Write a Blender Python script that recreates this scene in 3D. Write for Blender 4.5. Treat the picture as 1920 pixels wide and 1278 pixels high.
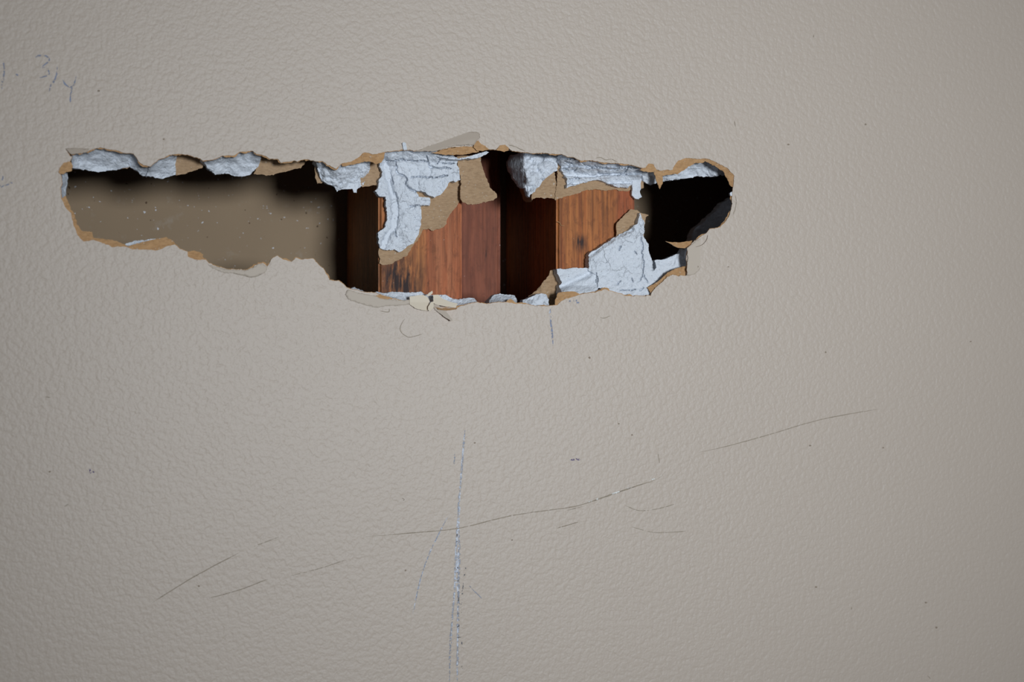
import bpy, bmesh, math, random
import numpy as np
from mathutils import Vector
from mathutils.geometry import delaunay_2d_cdt

for _o in list(bpy.data.objects):
    bpy.data.objects.remove(_o, do_unlink=True)
SC = bpy.context.scene
COL = SC.collection
RNG = random.Random(11)

# ------------------------------------------------------------------ camera, light, exposure
TH = math.radians(16.0)          # the camera looks a little to the right across the wall
D = 0.625                        # distance of the lens from the wall
ZC = 1.40                        # height of the lens
FPX = 1920 * 50.0 / 36.0
cam_d = bpy.data.cameras.new('camera')
cam_d.lens = 50.0
cam_d.sensor_width = 36.0
cam_d.sensor_fit = 'HORIZONTAL'
cam_d.clip_start = 0.01
cam_d.dof.use_dof = True
cam_d.dof.focus_distance = 0.655
cam_d.dof.aperture_fstop = 9.0
cam = bpy.data.objects.new('camera', cam_d)
COL.objects.link(cam)
cam.location = (0, -D, ZC)
cam.rotation_euler = (math.pi / 2, 0, -TH)
SC.camera = cam

def srgb(r, g, b):
    f = lambda c: (c / 255 / 12.92) if c / 255 <= 0.04045 else ((c / 255 + 0.055) / 1.055) ** 2.4
    return (f(r), f(g), f(b), 1.0)

W = bpy.data.worlds.new('daylight')
SC.world = W
W.use_nodes = True
W.node_tree.nodes['Background'].inputs[0].default_value = (0.80, 0.88, 1.0, 1)
W.node_tree.nodes['Background'].inputs[1].default_value = 0.07

def area(name, loc, target, size, power, color, spread=180):
    l = bpy.data.lights.new(name, 'AREA')
    l.shape = 'RECTANGLE'
    l.size, l.size_y = size
    l.energy = power
    l.color = color
    l.spread = math.radians(spread)
    o = bpy.data.objects.new(name, l)
    COL.objects.link(o)
    o.location = loc
    o.rotation_euler = (Vector(target) - Vector(loc)).to_track_quat('-Z', 'Y').to_euler()
    return o
area('lamp_light', (0.53, -3.0, ZC + 0.07), (0.245, 0, ZC + 0.045), (0.48, 0.46), 1.26, (0.86, 0.93, 1.0), 22)  # soft lamp; narrow spread added so the edges darken like lens vignette

SC.view_settings.view_transform = 'Standard'
SC.view_settings.look = 'None'
SC.view_settings.exposure = 0.0
SC.view_settings.gamma = 1.0
SC.view_settings.use_curve_mapping = False

# ------------------------------------------------------------------ geometry helpers
def P(px, py, d=0.0):
    """Point of the scene seen at photo position (px, py), d millimetres behind the painted face."""
    u = (px - 960.0) / FPX
    v = (py - 639.0) / FPX
    y = d * 0.001
    t = (D + y) / (math.cos(TH) - u * math.sin(TH))
    return (t * (math.sin(TH) + u * math.cos(TH)), y, ZC - v * t)

def X(px, d):
    return P(px, 639, d)[0]

_LAT = np.random.default_rng(5).random((256, 256))
def vnoise(x, y):
    xi, yi = np.floor(x).astype(int), np.floor(y).astype(int)
    fx, fy = x - xi, y - yi
    fx = fx * fx * (3 - 2 * fx)
    fy = fy * fy * (3 - 2 * fy)
    g = lambda a, b: _LAT[a % 256, b % 256]
    return (g(xi, yi) * (1 - fx) + g(xi + 1, yi) * fx) * (1 - fy) + (g(xi, yi + 1) * (1 - fx) + g(xi + 1, yi + 1) * fx) * fy - 0.5

def fbm(x, y, scale, octv=4, seed=0.0, gain=0.55):
    x = np.asarray(x, float) / scale + seed * 13.7
    y = np.asarray(y, float) / scale + seed * 7.3
    s, a = 0.0, 1.0
    for _ in range(octv):
        s = s + a * vnoise(x, y)
        x, y, a = x * 2.03 + 5.1, y * 2.03 + 9.2, a * gain
    return s

def ridged(x, y, scale, octv=3, seed=0.0):
    s, a = 0.0, 1.0
    for k in range(octv):
        s = s + a * (1 - 4 * np.abs(vnoise(np.asarray(x, float) / scale + seed * 3.1, np.asarray(y, float) / scale + seed * 5.7 + k)))
        scale, a = scale / 2.1, a * 0.5
    return s

def jag(poly, amp=1.0, step=1.8, seed=0.0, closed=True):
    pts = []
    n = len(poly)
    for i in range(n if closed else n - 1):
        a, b = poly[i], poly[(i + 1) % n]
        m = max(1, int(math.hypot(b[0] - a[0], b[1] - a[1]) / step))
        for k in range(m):
            pts.append((a[0] + (b[0] - a[0]) * k / m, a[1] + (b[1] - a[1]) * k / m))
    if not closed:
        pts.append(poly[-1])
    pts = np.array(pts, float)
    ox = fbm(pts[:, 0], pts[:, 1], 7.0, 4, seed + 1, 0.7) * amp * 1.6
    oy = fbm(pts[:, 0], pts[:, 1], 7.0, 4, seed + 2, 0.7) * amp * 1.6
    pts[:, 0] += ox
    pts[:, 1] += oy
    return pts

def inside(q, poly):
    q = np.atleast_2d(q)
    x, y = q[:, 0], q[:, 1]
    r = np.zeros(len(q), bool)
    px, py = poly[:, 0], poly[:, 1]
    j = len(poly) - 1
    for i in range(len(poly)):
        c = (py[i] > y) != (py[j] > y)
        if py[i] != py[j]:
            r ^= c & (x < (px[j] - px[i]) * (y - py[i]) / (py[j] - py[i]) + px[i])
        j = i
    return r

def seg_dist(q, poly, closed=True):
    q = np.atleast_2d(q)
    best = np.full(len(q), 1e9)
    n = len(poly)
    for i in range(n if closed else n - 1):
        a, b = poly[i], poly[(i + 1) % n]
        ab = b - a
        l2 = max(1e-9, float(ab @ ab))
        t = np.clip(((q - a) @ ab) / l2, 0, 1)
        best = np.minimum(best, np.hypot(*(q - (a + t[:, None] * ab)).T))
    return best

def link(name, me, mats, parent=None, smooth=False):
    o = bpy.data.objects.new(name, me)
    COL.objects.link(o)
    for m in (mats if isinstance(mats, (list, tuple)) else [mats]):
        me.materials.append(m)
    if smooth:
        for p in me.polygons:
            p.use_smooth = True
    if parent is not None:
        o.parent = parent
        o.matrix_parent_inverse = parent.matrix_world.inverted()
    return o

def empty(name, loc):
    o = bpy.data.objects.new(name, None)
    COL.objects.link(o)
    o.location = loc
    o.empty_display_size = 0.01
    bpy.context.view_layer.update()
    return o

def tag(o, label=None, cat=None, group=None, kind=None):
    for k, v in (('label', label), ('category', cat), ('group', group), ('kind', kind)):
        if v:
            o[k] = v
    return o

def slab(name, poly, depth, mats, parent=None, back=None, thick=None, step=3.0, amp=1.0, seed=0.0, shrink=0.0, smooth=False):
    """A broken piece with its own thickness: ragged outline, uneven front face, closed back and sides."""
    b = jag(poly, amp * 1.25, 1.5, seed)
    lo, hi = b.min(0), b.max(0)
    gx, gy = np.meshgrid(np.arange(lo[0], hi[0], step), np.arange(lo[1], hi[1], step))
    g = np.stack([gx.ravel(), gy.ravel()], 1)
    jr = np.random.default_rng(int(seed * 10) + 3)
    g = g + (jr.random(g.shape) - 0.5) * step * 0.6
    if len(g):
        g = g[inside(g, b)]
    if len(g):
        g = g[seg_dist(g, b) > step * 0.45]
    allp = np.vstack([b, g]) if len(g) else b
    nb = len(b)
    r = delaunay_2d_cdt([Vector(p) for p in allp], [], [list(range(nb))], 1, 1e-5)
    v2 = np.array([(v.x, v.y) for v in r[0]])
    tris = [f for f in r[2]]
    dep = np.asarray(depth(v2[:, 0], v2[:, 1]), float) * np.ones(len(v2))
    cen = v2.mean(0)
    front = [P(v2[i, 0], v2[i, 1], dep[i]) for i in range(len(v2))]
    bk = dep + thick if thick is not None else np.maximum(np.full(len(v2), back), dep + 0.25)
    back_v = []
    for i in range(len(v2)):
        x, y, z = front[i]
        if shrink:
            q = P(v2[i, 0] + (cen[0] - v2[i, 0]) * shrink, v2[i, 1] + (cen[1] - v2[i, 1]) * shrink, dep[i])
            x, z = q[0], q[2]
        back_v.append((x, bk[i] * 0.001, z))
    n = len(front)
    faces, idx, cnt = [], [], {}
    for f in tris:
        a = sum(v2[f[k], 0] * v2[f[(k + 1) % len(f)], 1] - v2[f[(k + 1) % len(f)], 0] * v2[f[k], 1] for k in range(len(f)))
        f = list(f) if a < 0 else list(reversed(f))      # photo y runs down: keep the normal towards the room
        faces.append(f)
        faces.append([n + k for k in reversed(f)])
        for k in range(len(f)):
            cnt.setdefault(tuple(sorted((f[k], f[(k + 1) % len(f)]))), []).append((f[k], f[(k + 1) % len(f)]))
    idx = [0, 1] * len(tris)
    for e in cnt.values():
        if len(e) == 1:
            p, q = e[0]
            faces.append([q, p, n + p, n + q])
            idx.append(2)
    me = bpy.data.meshes.new(name)
    me.from_pydata(front + back_v, [], faces)
    nm = len(mats) if isinstance(mats, (list, tuple)) else 1
    me.polygons.foreach_set('material_index', [min(k, nm - 1) for k in idx])
    if smooth:
        sm = [k == 0 for k in idx]
        me.polygons.foreach_set('use_smooth', sm)
    me.update()
    return link(name, me, mats, parent)

def plate(name, outer, hole, y0, y1, mats, parent=None):
    """A sheet with a ragged hole, from depth y0 to y1 (mm); outer in metres, hole in photo positions."""
    hw = np.array([(P(a, b, y0)[0], P(a, b, y0)[2]) for a, b in hole])
    ow = np.array(outer)
    allp = np.vstack([ow, hw])
    no, nh = len(ow), len(hw)
    edges = [(i, (i + 1) % no) for i in range(no)] + [(no + i, no + (i + 1) % nh) for i in range(nh)]
    r = delaunay_2d_cdt([Vector(p) for p in allp], edges, [], 0, 1e-7)
    v = np.array([(a.x, a.y) for a in r[0]])
    fs = np.array([list(f) for f in r[2]])
    c = v[fs].mean(1)
    keep = ~inside(c, hw)
    fs = fs[keep]
    n = len(v)
    verts = [(a, y0 * 0.001, b) for a, b in v] + [(a, y1 * 0.001, b) for a, b in v]
    faces, idx, cnt = [], [], {}
    for f in fs:
        ar = sum(v[f[k], 0] * v[f[(k + 1) % 3], 1] - v[f[(k + 1) % 3], 0] * v[f[k], 1] for k in range(3))
        f = [int(k) for k in (f if ar > 0 else f[::-1])]
        faces.append(f)
        faces.append([n + k for k in reversed(f)])
        idx += [0, 1]
        for k in range(3):
            cnt.setdefault(tuple(sorted((f[k], f[(k + 1) % 3]))), []).append((f[k], f[(k + 1) % 3]))
    for e in cnt.values():
        if len(e) == 1:
            p, q = e[0]
            faces.append([q, p, n + p, n + q])
            idx.append(2)
    me = bpy.data.meshes.new(name)
    me.from_pydata(verts, [], faces)
    nm = len(mats)
    me.polygons.foreach_set('material_index', [min(k, nm - 1) for k in idx])
    me.update()
    return link(name, me, mats, parent)

def box(name, lo, hi, mats, origin=None, bevel=0.0, parent=None):
    bm = bmesh.new()
    bmesh.ops.create_cube(bm, size=1.0)
    o = origin or ((lo[0] + hi[0]) / 2, (lo[1] + hi[1]) / 2, lo[2])
    for v in bm.verts:
        for k in range(3):
            v.co[k] = (lo[k] if v.co[k] < 0 else hi[k]) - o[k]
    if bevel:
        bmesh.ops.bevel(bm, geom=[e for e in bm.edges if abs(e.verts[0].co.z - e.verts[1].co.z) > 0.1], offset=bevel, segments=3, affect='EDGES')
    me = bpy.data.meshes.new(name)
    bm.to_mesh(me)
    bm.free()
    ob = link(name, me, mats, parent)
    ob.location = o
    return ob

LEVEL = [0]
def ribbon(name, pts, width, mat, parent, lift=0.00004, seed=0.0, taper=True, wob=0.5):
    """A drawn line or a scratch lying on the painted face."""
    LEVEL[0] += 1
    lift = lift + LEVEL[0] * 5e-7
    q = jag([(float(a), float(b)) for a, b in pts], 0.0, 3.0, 0, closed=False)
    q[:, 0] += fbm(q[:, 0], q[:, 1], 9, 2, seed + 4) * wob
    q[:, 1] += fbm(q[:, 0], q[:, 1], 9, 2, seed + 8) * wob
    n = len(q)
    t = np.gradient(q, axis=0)
    t /= np.maximum(1e-6, np.hypot(t[:, 0], t[:, 1]))[:, None]
    nr = np.stack([-t[:, 1], t[:, 0]], 1)
    w = width * (0.75 + 0.9 * np.abs(fbm(q[:, 0], q[:, 1], 11, 2, seed + 3)))
    if taper:
        s = np.linspace(0, 1, n)
        w = w * np.clip(np.minimum(s, 1 - s) * 6 + 0.15, 0, 1)
    vs, fs = [], []
    for i in range(n):
        for sg in (-0.5, 0.5):
            x, y, z = P(q[i, 0] + nr[i, 0] * sg * w[i], q[i, 1] + nr[i, 1] * sg * w[i], 0)
            vs.append((x, -lift, z))
    for i in range(n - 1):
        fs.append([2 * i, 2 * i + 1, 2 * i + 3, 2 * i + 2])
    me = bpy.data.meshes.new(name)
    me.from_pydata(vs, [], fs)
    me.update()
    bm = bmesh.new()
    bm.from_mesh(me)
    for f in bm.faces:
        f.normal_update()
        if f.normal.y > 0:
            f.normal_flip()
    bm.to_mesh(me)
    bm.free()
    return link(name, me, mat, parent)

def multi_ribbon(name, strokes, width, mat, parent, seed=0.0):
    """One written figure: several strokes in one mesh."""
    obs = [ribbon(name, s, width, mat, None, seed=seed + k) for k, s in enumerate(strokes)]
    bm = bmesh.new()
    for o in obs:
        bm.from_mesh(o.data)
    me = bpy.data.meshes.new(name)
    bm.to_mesh(me)
    bm.free()
    for o in obs:
        m = o.data
        bpy.data.objects.remove(o)
        bpy.data.meshes.remove(m)
    return link(name, me, mat, parent)

def tube(name, pts, rad, mat, parent=None, sides=6):
    pts = [Vector(p) for p in pts]
    vs, fs = [], []
    for i, p in enumerate(pts):
        t = (pts[min(i + 1, len(pts) - 1)] - pts[max(i - 1, 0)]).normalized()
        a = t.cross(Vector((0, 1, 0))).normalized()
        b = t.cross(a).normalized()
        r = rad * (0.35 if i in (0, len(pts) - 1) else 1)
        for k in range(sides):
            an = 2 * math.pi * k / sides
            vs.append(tuple(p + a * math.cos(an) * r + b * math.sin(an) * r))
    for i in range(len(pts) - 1):
        for k in range(sides):
            fs.append([i * sides + k, i * sides + (k + 1) % sides, (i + 1) * sides + (k + 1) % sides, (i + 1) * sides + k])
    fs.append(list(range(sides)))
    fs.append([(len(pts) - 1) * sides + k for k in reversed(range(sides))])
    me = bpy.data.meshes.new(name)
    me.from_pydata(vs, [], fs)
    me.update()
    return link(name, me, mat, parent, smooth=True)

def curve_pts(pts, n=24):
    """Smooth line through a few points."""
    p = np.array(pts, float)
    out = []
    for i in range(len(p) - 1):
        p0, p1, p2, p3 = p[max(i - 1, 0)], p[i], p[i + 1], p[min(i + 2, len(p) - 1)]
        for k in range(n // (len(p) - 1) + 1):
            t = k / (n // (len(p) - 1) + 1)
            out.append(0.5 * ((2 * p1) + (p2 - p0) * t + (2 * p0 - 5 * p1 + 4 * p2 - p3) * t * t + (3 * p1 - p0 - 3 * p2 + p3) * t ** 3))
    out.append(p[-1])
    return [tuple(a) for a in out]

# ------------------------------------------------------------------ materials
class N:
    def __init__(self, name):
        self.m = bpy.data.materials.new(name)
        self.m.use_nodes = True
        self.t = self.m.node_tree
        self.b = self.t.nodes['Principled BSDF']
        self.co = self.t.nodes.new('ShaderNodeTexCoord').outputs['Object']
    def n(self, typ, **kw):
        x = self.t.nodes.new(typ)
        for k, v in kw.items():
            if k in x.inputs:
                s = x.inputs[k]
                if hasattr(v, 'node'):
                    self.t.links.new(v, s)
                else:
                    s.default_value = v
            else:
                setattr(x, k, v)
        return x
    def l(self, a, b):
        self.t.links.new(a, b)
    def mapping(self, scale, loc=(0, 0, 0), src=None):
        x = self.t.nodes.new('ShaderNodeMapping')
        x.inputs['Scale'].default_value = scale
        x.inputs['Location'].default_value = loc
        self.l(src or self.co, x.inputs['Vector'])
        return x.outputs[0]
    def noise(self, scale, detail=2.0, rough=0.5, dist=0.0, vec=None):
        x = self.n('ShaderNodeTexNoise', Scale=scale, Detail=detail, Roughness=rough, Distortion=dist)
        self.l(vec or self.co, x.inputs['Vector'])
        return x.outputs['Fac']
    def ramp(self, fac, stops):
        x = self.t.nodes.new('ShaderNodeValToRGB')
        e = x.color_ramp.elements
        while len(e) > 1:
            e.remove(e[-1])
        e[0].position, e[0].color = stops[0]
        for p, c in stops[1:]:
            k = e.new(p)
            k.color = c
        self.l(fac, x.inputs[0])
        return x.outputs[0]
    def mix(self, fac, a, b, mode='MIX'):
        x = self.t.nodes.new('ShaderNodeMix')
        x.data_type = 'RGBA'
        x.blend_type = mode
        for s, v in ((x.inputs[0], fac), (x.inputs[6], a), (x.inputs[7], b)):
            if hasattr(v, 'node'):
                self.l(v, s)
            else:
                s.default_value = v
        return x.outputs[2]
    def math(self, op, a, b=0.0, c=0.0, clamp=False):
        x = self.t.nodes.new('ShaderNodeMath')
        x.operation = op
        x.use_clamp = clamp
        for s, v in zip(x.inputs, (a, b, c)):
            if hasattr(v, 'node'):
                self.l(v, s)
            else:
                s.default_value = v
        return x.outputs[0]
    def bump(self, h, strength, dist, prev=None):
        x = self.n('ShaderNodeBump', Strength=strength, Distance=dist)
        self.l(h, x.inputs['Height'])
        if prev:
            self.l(prev, x.inputs['Normal'])
        return x.outputs[0]
    def out(self, color=None, rough=0.6, spec=0.3, normal=None, alpha=None):
        if color is not None:
            if hasattr(color, 'node'):
                self.l(color, self.b.inputs['Base Color'])
            else:
                self.b.inputs['Base Color'].default_value = color
        self.b.inputs['Roughness'].default_value = rough
        self.b.inputs['Specular IOR Level'].default_value = spec
        if normal:
            self.l(normal, self.b.inputs['Normal'])
        if alpha is not None:
            self.l(alpha, self.b.inputs['Alpha'])
        return self.m

BW = lambda v: (v, v, v, 1)

def mat_paint():
    k = N('beige_wall_paint')
    big = k.noise(9, 2)
    c = k.mix(big, srgb(192, 177, 162), srgb(197, 182, 167))
    fleck = k.ramp(k.noise(2600, 1), [(0.30, BW(1)), (0.36, BW(0))])
    c = k.mix(k.math('MULTIPLY', fleck, 0.10), c, srgb(120, 108, 95))
    h1 = k.noise(440, 1.5, 0.45, 0.3)
    h2 = k.noise(900, 2.0, 0.5, 0.3)
    h = k.math('ADD', k.math('SMOOTH_MIN', h1, 0.60, 0.25), k.math('MULTIPLY', h2, 0.30))
    nrm = k.bump(h, 0.43, 0.0010)
    return k.out(c, 0.48, 0.42, nrm)

def mat_smooth_paint(name, col):
    k = N(name)
    c = k.mix(k.noise(60, 3), tuple(v * 0.94 for v in col[:3]) + (1,), col)
    nrm = k.bump(k.noise(300, 3), 0.15, 0.0005)
    return k.out(c, 0.6, 0.3, nrm)

def mat_gypsum():
    k = N('white_gypsum')
    c = k.mix(k.noise(160, 4), srgb(218, 223, 230), srgb(230, 234, 240))
    v = k.n('ShaderNodeTexVoronoi', feature='DISTANCE_TO_EDGE', Scale=120.0)
    wn = k.n('ShaderNodeTexNoise', Scale=260.0, Detail=3.0)
    k.l(k.co, wn.inputs['Vector'])
    wv = k.mix(0.003, k.co, wn.outputs['Color'], 'LINEAR_LIGHT')
    k.l(wv, v.inputs['Vector'])
    crack = k.ramp(v.outputs[0], [(0.0, BW(1)), (0.035, BW(0))])
    sel = k.ramp(k.noise(70, 2), [(0.55, BW(0)), (0.62, BW(1))])
    ck = k.math('MULTIPLY', crack, sel)
    pore = k.ramp(k.noise(1500, 1), [(0.27, BW(1)), (0.33, BW(0))])
    c = k.mix(k.math('MULTIPLY', pore, 0.45), c, srgb(110, 112, 118))
    h = k.math('SUBTRACT', k.math('ADD', k.noise(420, 5, 0.6), k.math('MULTIPLY', k.noise(1400, 3), 0.35)), k.math('MULTIPLY', ck, 0.45))
    nrm = k.bump(h, 0.8, 0.0010)
    return k.out(c, 0.9, 0.15, nrm)

def mat_paper(name, a, b, dark, fib=0.5):
    k = N(name)
    c = k.mix(k.noise(90, 5, 0.6), a, b)
    f = k.ramp(k.noise(1.0, 3, 0.6, 0.0, k.mapping((500, 500, 1500))), [(0.40, BW(0)), (0.75, BW(1))])
    c = k.mix(k.math('MULTIPLY', f, fib), c, dark)
    w = k.ramp(k.noise(900, 1), [(0.70, BW(0)), (0.74, BW(1))])
    c = k.mix(k.math('MULTIPLY', w, 0.5), c, srgb(205, 200, 190))
    nrm = k.bump(k.noise(700, 4, 0.6), 0.4, 0.0006)
    return k.out(c, 0.85, 0.15, nrm)

def mat_back():
    k = N('grey_brown_sheet_paper')
    c = k.mix(k.noise(25, 4), srgb(141, 121, 98), srgb(153, 132, 107))
    c = k.mix(k.math('MULTIPLY', k.ramp(k.noise(110, 4, 0.65), [(0.62, BW(0)), (0.74, BW(1))]), 0.22), c, srgb(178, 172, 164))
    w = k.ramp(k.noise(560, 1), [(0.735, BW(0)), (0.78, BW(0.8))])
    c = k.mix(w, c, srgb(214, 216, 222))
    dk = k.ramp(k.noise(330, 1, 0.5, 0, k.mapping((1, 1, 1), (3, 2, 5))), [(0.235, BW(1)), (0.26, BW(0))])
    c = k.mix(k.math('MULTIPLY', dk, 0.8), c, srgb(70, 48, 34))
    nrm = k.bump(k.noise(500, 3), 0.2, 0.0004)
    return k.out(c, 0.8, 0.2, nrm)

def mat_wood(name, lt, md, dk, red=None, split=None, stain=None, seed=0.0):
    k = N(name)
    m1 = k.mapping((260, 260, 9), (seed, seed * 2, seed * 3))
    g1 = k.noise(1.0, 4, 0.6, 0.3, m1)
    g2 = k.noise(1.0, 3, 0.65, 0.6, k.mapping((640, 640, 30), (seed * 3, 0, seed)))
    c = k.ramp(g1, [(0.30, md), (0.52, lt), (0.72, md)])
    if red is not None:
        sx = k.n('ShaderNodeSeparateXYZ')
        k.l(k.co, sx.inputs[0])
        wob = k.math('ADD', sx.outputs[0], k.math('MULTIPLY', k.noise(1.0, 2, 0.5, 0, k.mapping((100, 100, 5))), 0.004))
        f = k.math('MULTIPLY', k.math('SUBTRACT', wob, split), 400.0, clamp=True)
        rc = k.mix(k.ramp(g1, [(0.35, BW(0)), (0.65, BW(1))]), red[0], red[1])
        c = k.mix(f, c, rc)
    c = k.mix(k.ramp(g2, [(0.42, BW(0)), (0.68, BW(0.65))]), c, dk)
    mot = k.noise(1.0, 4, 0.7, 0.8, k.mapping((340, 340, 150), (seed, 3, 1)))
    c = k.mix(k.ramp(mot, [(0.50, BW(0)), (0.75, BW(0.7))]), c, dk)
    # black water stains that follow the grain
    st = k.noise(1.0, 5, 0.7, 0.5, k.mapping((150, 150, 34), (seed + 9, 0, seed)))
    lim = 0.62
    sm = k.ramp(st, [(lim, BW(0)), (lim + 0.09, BW(0.75))])
    c = k.mix(sm, c, srgb(42, 28, 24))
    if stain is not None:
        d = k.n('ShaderNodeVectorMath', operation='DISTANCE')
        k.l(k.mapping((1, 0.0, 0.75), (0, 0, 0)), d.inputs[0])
        d.inputs[1].default_value = (stain[0], 0, stain[1] * 0.75)
        near = k.math('SUBTRACT', 1.0, k.math('DIVIDE', d.outputs['Value'], stain[2]), clamp=True)
        grain = k.ramp(k.noise(1.0, 4, 0.7, 0.4, k.mapping((420, 420, 70))), [(0.35, BW(0)), (0.60, BW(1))])
        c = k.mix(k.math('MULTIPLY', k.math('MULTIPLY', near, grain), 1.5, clamp=True), c, srgb(48, 32, 30))
    sp = k.ramp(k.noise(800, 1), [(0.76, BW(0)), (0.79, BW(1))])
    c = k.mix(k.math('MULTIPLY', sp, 0.8), c, srgb(225, 215, 205))
    nrm = k.bump(g2, 0.3, 0.0008)
    return k.out(c, 0.62, 0.25, nrm)

def mat_mark(name, col, lo, hi, scale=1100, fine=2.0, rough=0.6):
    k = N(name)
    a = k.ramp(k.noise(scale, fine), [(lo, BW(0)), (hi, BW(1))])
    return k.out(col, rough, 0.3, None, a)

def flat(name, col, rough=0.7):
    k = N(name)
    c = k.mix(k.noise(200, 3), tuple(v * 0.9 for v in col[:3]) + (1,), col)
    return k.out(c, rough, 0.2)

M_PAINT = mat_paint()
M_SMOOTH = mat_smooth_paint('darker_smooth_paint', srgb(186, 171, 155))  # smooth paint, slightly darker than the textured coat
M_OLD2 = mat_smooth_paint('bare_paint_film', srgb(198, 184, 168))
M_CREAM = mat_smooth_paint('cream_filler', srgb(226, 212, 190))
M_GYP = mat_gypsum()
M_TAN = mat_paper('tan_face_paper', srgb(208, 168, 124), srgb(184, 140, 96), srgb(132, 96, 62))
M_BRN = mat_paper('brown_backing_paper', srgb(194, 164, 132), srgb(168, 138, 106), srgb(128, 100, 74))
M_EDGE = flat('dark_paper_edge', srgb(128, 98, 66))
M_SHEET = mat_back()
M_W1 = mat_wood('stud_pine_stained', srgb(194, 126, 74), srgb(162, 94, 52), srgb(100, 56, 33),
                (srgb(176, 92, 52), srgb(182, 112, 74)), 0.0225, (0.010, 0, 0.016), 1.3)
M_W2 = mat_wood('board_red_brown', srgb(146, 84, 60), srgb(124, 68, 48), srgb(98, 54, 38), seed=4.1)
M_W3 = mat_wood('stud_pine_orange', srgb(190, 118, 64), srgb(154, 84, 44), srgb(86, 48, 28),
                (srgb(160, 82, 46), srgb(174, 98, 60)), 0.031, (X(1087, 12.75) - X(1044, 12.75), P(1087, 455, 12.75)[2], 0.0045), 7.7)
M_PENCIL = mat_mark('pencil_grey', srgb(160, 164, 176), 0.44, 0.60, 900)
M_PENCILB = mat_mark('pencil_blue', srgb(138, 145, 166), 0.42, 0.56, 700)
M_CHALK = mat_mark('pale_score', srgb(212, 217, 228), 0.44, 0.58, 700)
M_BLACKDOT = mat_mark('black_specks', srgb(112, 110, 112), 0.56, 0.62, 600)
M_SCR = mat_mark('scratch_brown', srgb(156, 142, 124), 0.30, 0.50, 500)  # brown tone shared by the scratches and fine cracks
M_SCRL = mat_mark('scratch_faint', srgb(168, 155, 138), 0.36, 0.56, 500)
M_WHITE = mat_mark('scratch_white', srgb(232, 232, 228), 0.46, 0.54, 800)
M_INK = mat_mark('purple_ink', srgb(92, 78, 120), 0.46, 0.54, 1300)
M_SPECK = flat('dirt_brown', srgb(150, 134, 117))
M_HAIR = flat('brown_hair', srgb(112, 84, 66))
M_FLOOR = flat('grey_floor', srgb(150, 142, 132))
M_CEIL = flat('white_ceiling', srgb(225, 222, 215))

# ------------------------------------------------------------------ the outline of the hole (photo positions)
A0 = [(123,279),(130,287),(137.5,289),(163,284.6),(173,280),(189,276),(201,279),(217,282),(236,287),(250,288),(256,295),(260,303),
 (269,309),(281,311.6),(288,306),(297,298.7),(309,295),(318,290),(335,288),(353,290.5),(367.6,294),(381.7,301),(401,298.7),(413,293),
 (441,290.5),(450,284.6),(474,282.7),(480,289),(493,290.5),(505.6,297.5),(521,297.5),(527,304.5),(551,301),(558,303),(568,298.7),
 (579.5,298.7),(591,302),(605,302),(615,309),(630,316),(640.6,305.7),(657,303.4),(671,296),(683,285.8),(704,289),(720.8,285),
 (739.5,282),(760,281),(767.7,280),(775,282),(796,282),(816.5,282),(828,280),(843,276.6),(863.5,274.7),(886,274.7),(890,268),(896,264),
 (902,271),(909.5,274.8),(915,279.5),(930,280),(938,274),(947,272),(954.6,278.5),(960,283),(983,285),(1003,288),(1016.6,286),(1030,288),
 (1053,289),(1062.5,293),(1077.5,295.6),(1089,301),(1111,301),(1134,305),(1156,306),(1184,309),(1196,313),(1203,315),(1210.6,314),
 (1216,306),(1226,308),(1231,318),(1237,320),(1244,318.5),(1261,318),(1263,312.5),(1271,301),(1286,296),(1306,297.5),(1327,297.5),
 (1344,305),(1362.5,314),(1376.6,329),(1375,350),(1372,372.5),(1372.5,386.6),(1367,404),(1359,418),(1350,425.5),(1331,430),(1325.6,436),
 (1313,444),(1299,454),(1292,462),(1288,473),(1287.5,487.5),(1288.4,501.7),(1286.7,516),(1272.5,516.7),(1260,515),(1251,519),(1242,528),
 (1230,537),(1224,546),(1219,554),(1201.7,555),(1173,554),(1159,549.5),(1143,545),(1134,542),(1125.5,545),(1113,548),(1095,550),
 (1084,553),(1066.5,558),(1051,565),(1046,572),(1029,573),(1003,573.5),(987,569.5),(967,569.5),(949.5,567),(934,566),(911.6,569.5),
 (894,567),(877,569.5),(859,576),(840,576),(813,575),(795,570),(768,568),(740,560),(720,556),(704,549),(696,548),(684,548),(665,543),(654,541),(644,534),
 (636,527.5),(617,525),(615,519),(606.5,503),(598,496),(586.6,485),(565,486.5),(554,483),(547,491),(530,486.5),(521,479),(511,483),
 (507,489),(502,499),(492.7,493.5),(483,494.7),(474,501.7),(462,506),(431.6,505),(410.5,500.6),(392,493.5),(385,486.5),(365,486.5),
 (352,480.6),(351,471),(339.4,466.5),(327.7,458),(318,460.7),(292.5,469),(269,467.7),(250,467.7),(231.5,462),(210,463),(198.6,457),
 (175,449),(156,452.4),(144.6,439.5),(137.6,421),(133,399.6),(123.5,390),(115,371.5),(113,352.7),(116.4,343),(114,329),(111.7,320),
 (120,307),(131,303),(134,295),(129,289)]
A = jag(A0, 0.9, 1.7, 0.3)
CX, CY = 740.0, 420.0

def normals_in(poly):
    t = np.roll(poly, -3, 0) - np.roll(poly, 3, 0)
    t = t / np.maximum(1e-6, np.hypot(t[:, 0], t[:, 1]))[:, None]
    return np.stack([-t[:, 1], t[:, 0]], 1)          # the outline runs clockwise on the picture: this side is the hole

def dA(x, y):
    return seg_dist(np.stack([x, y], 1), A)

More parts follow.
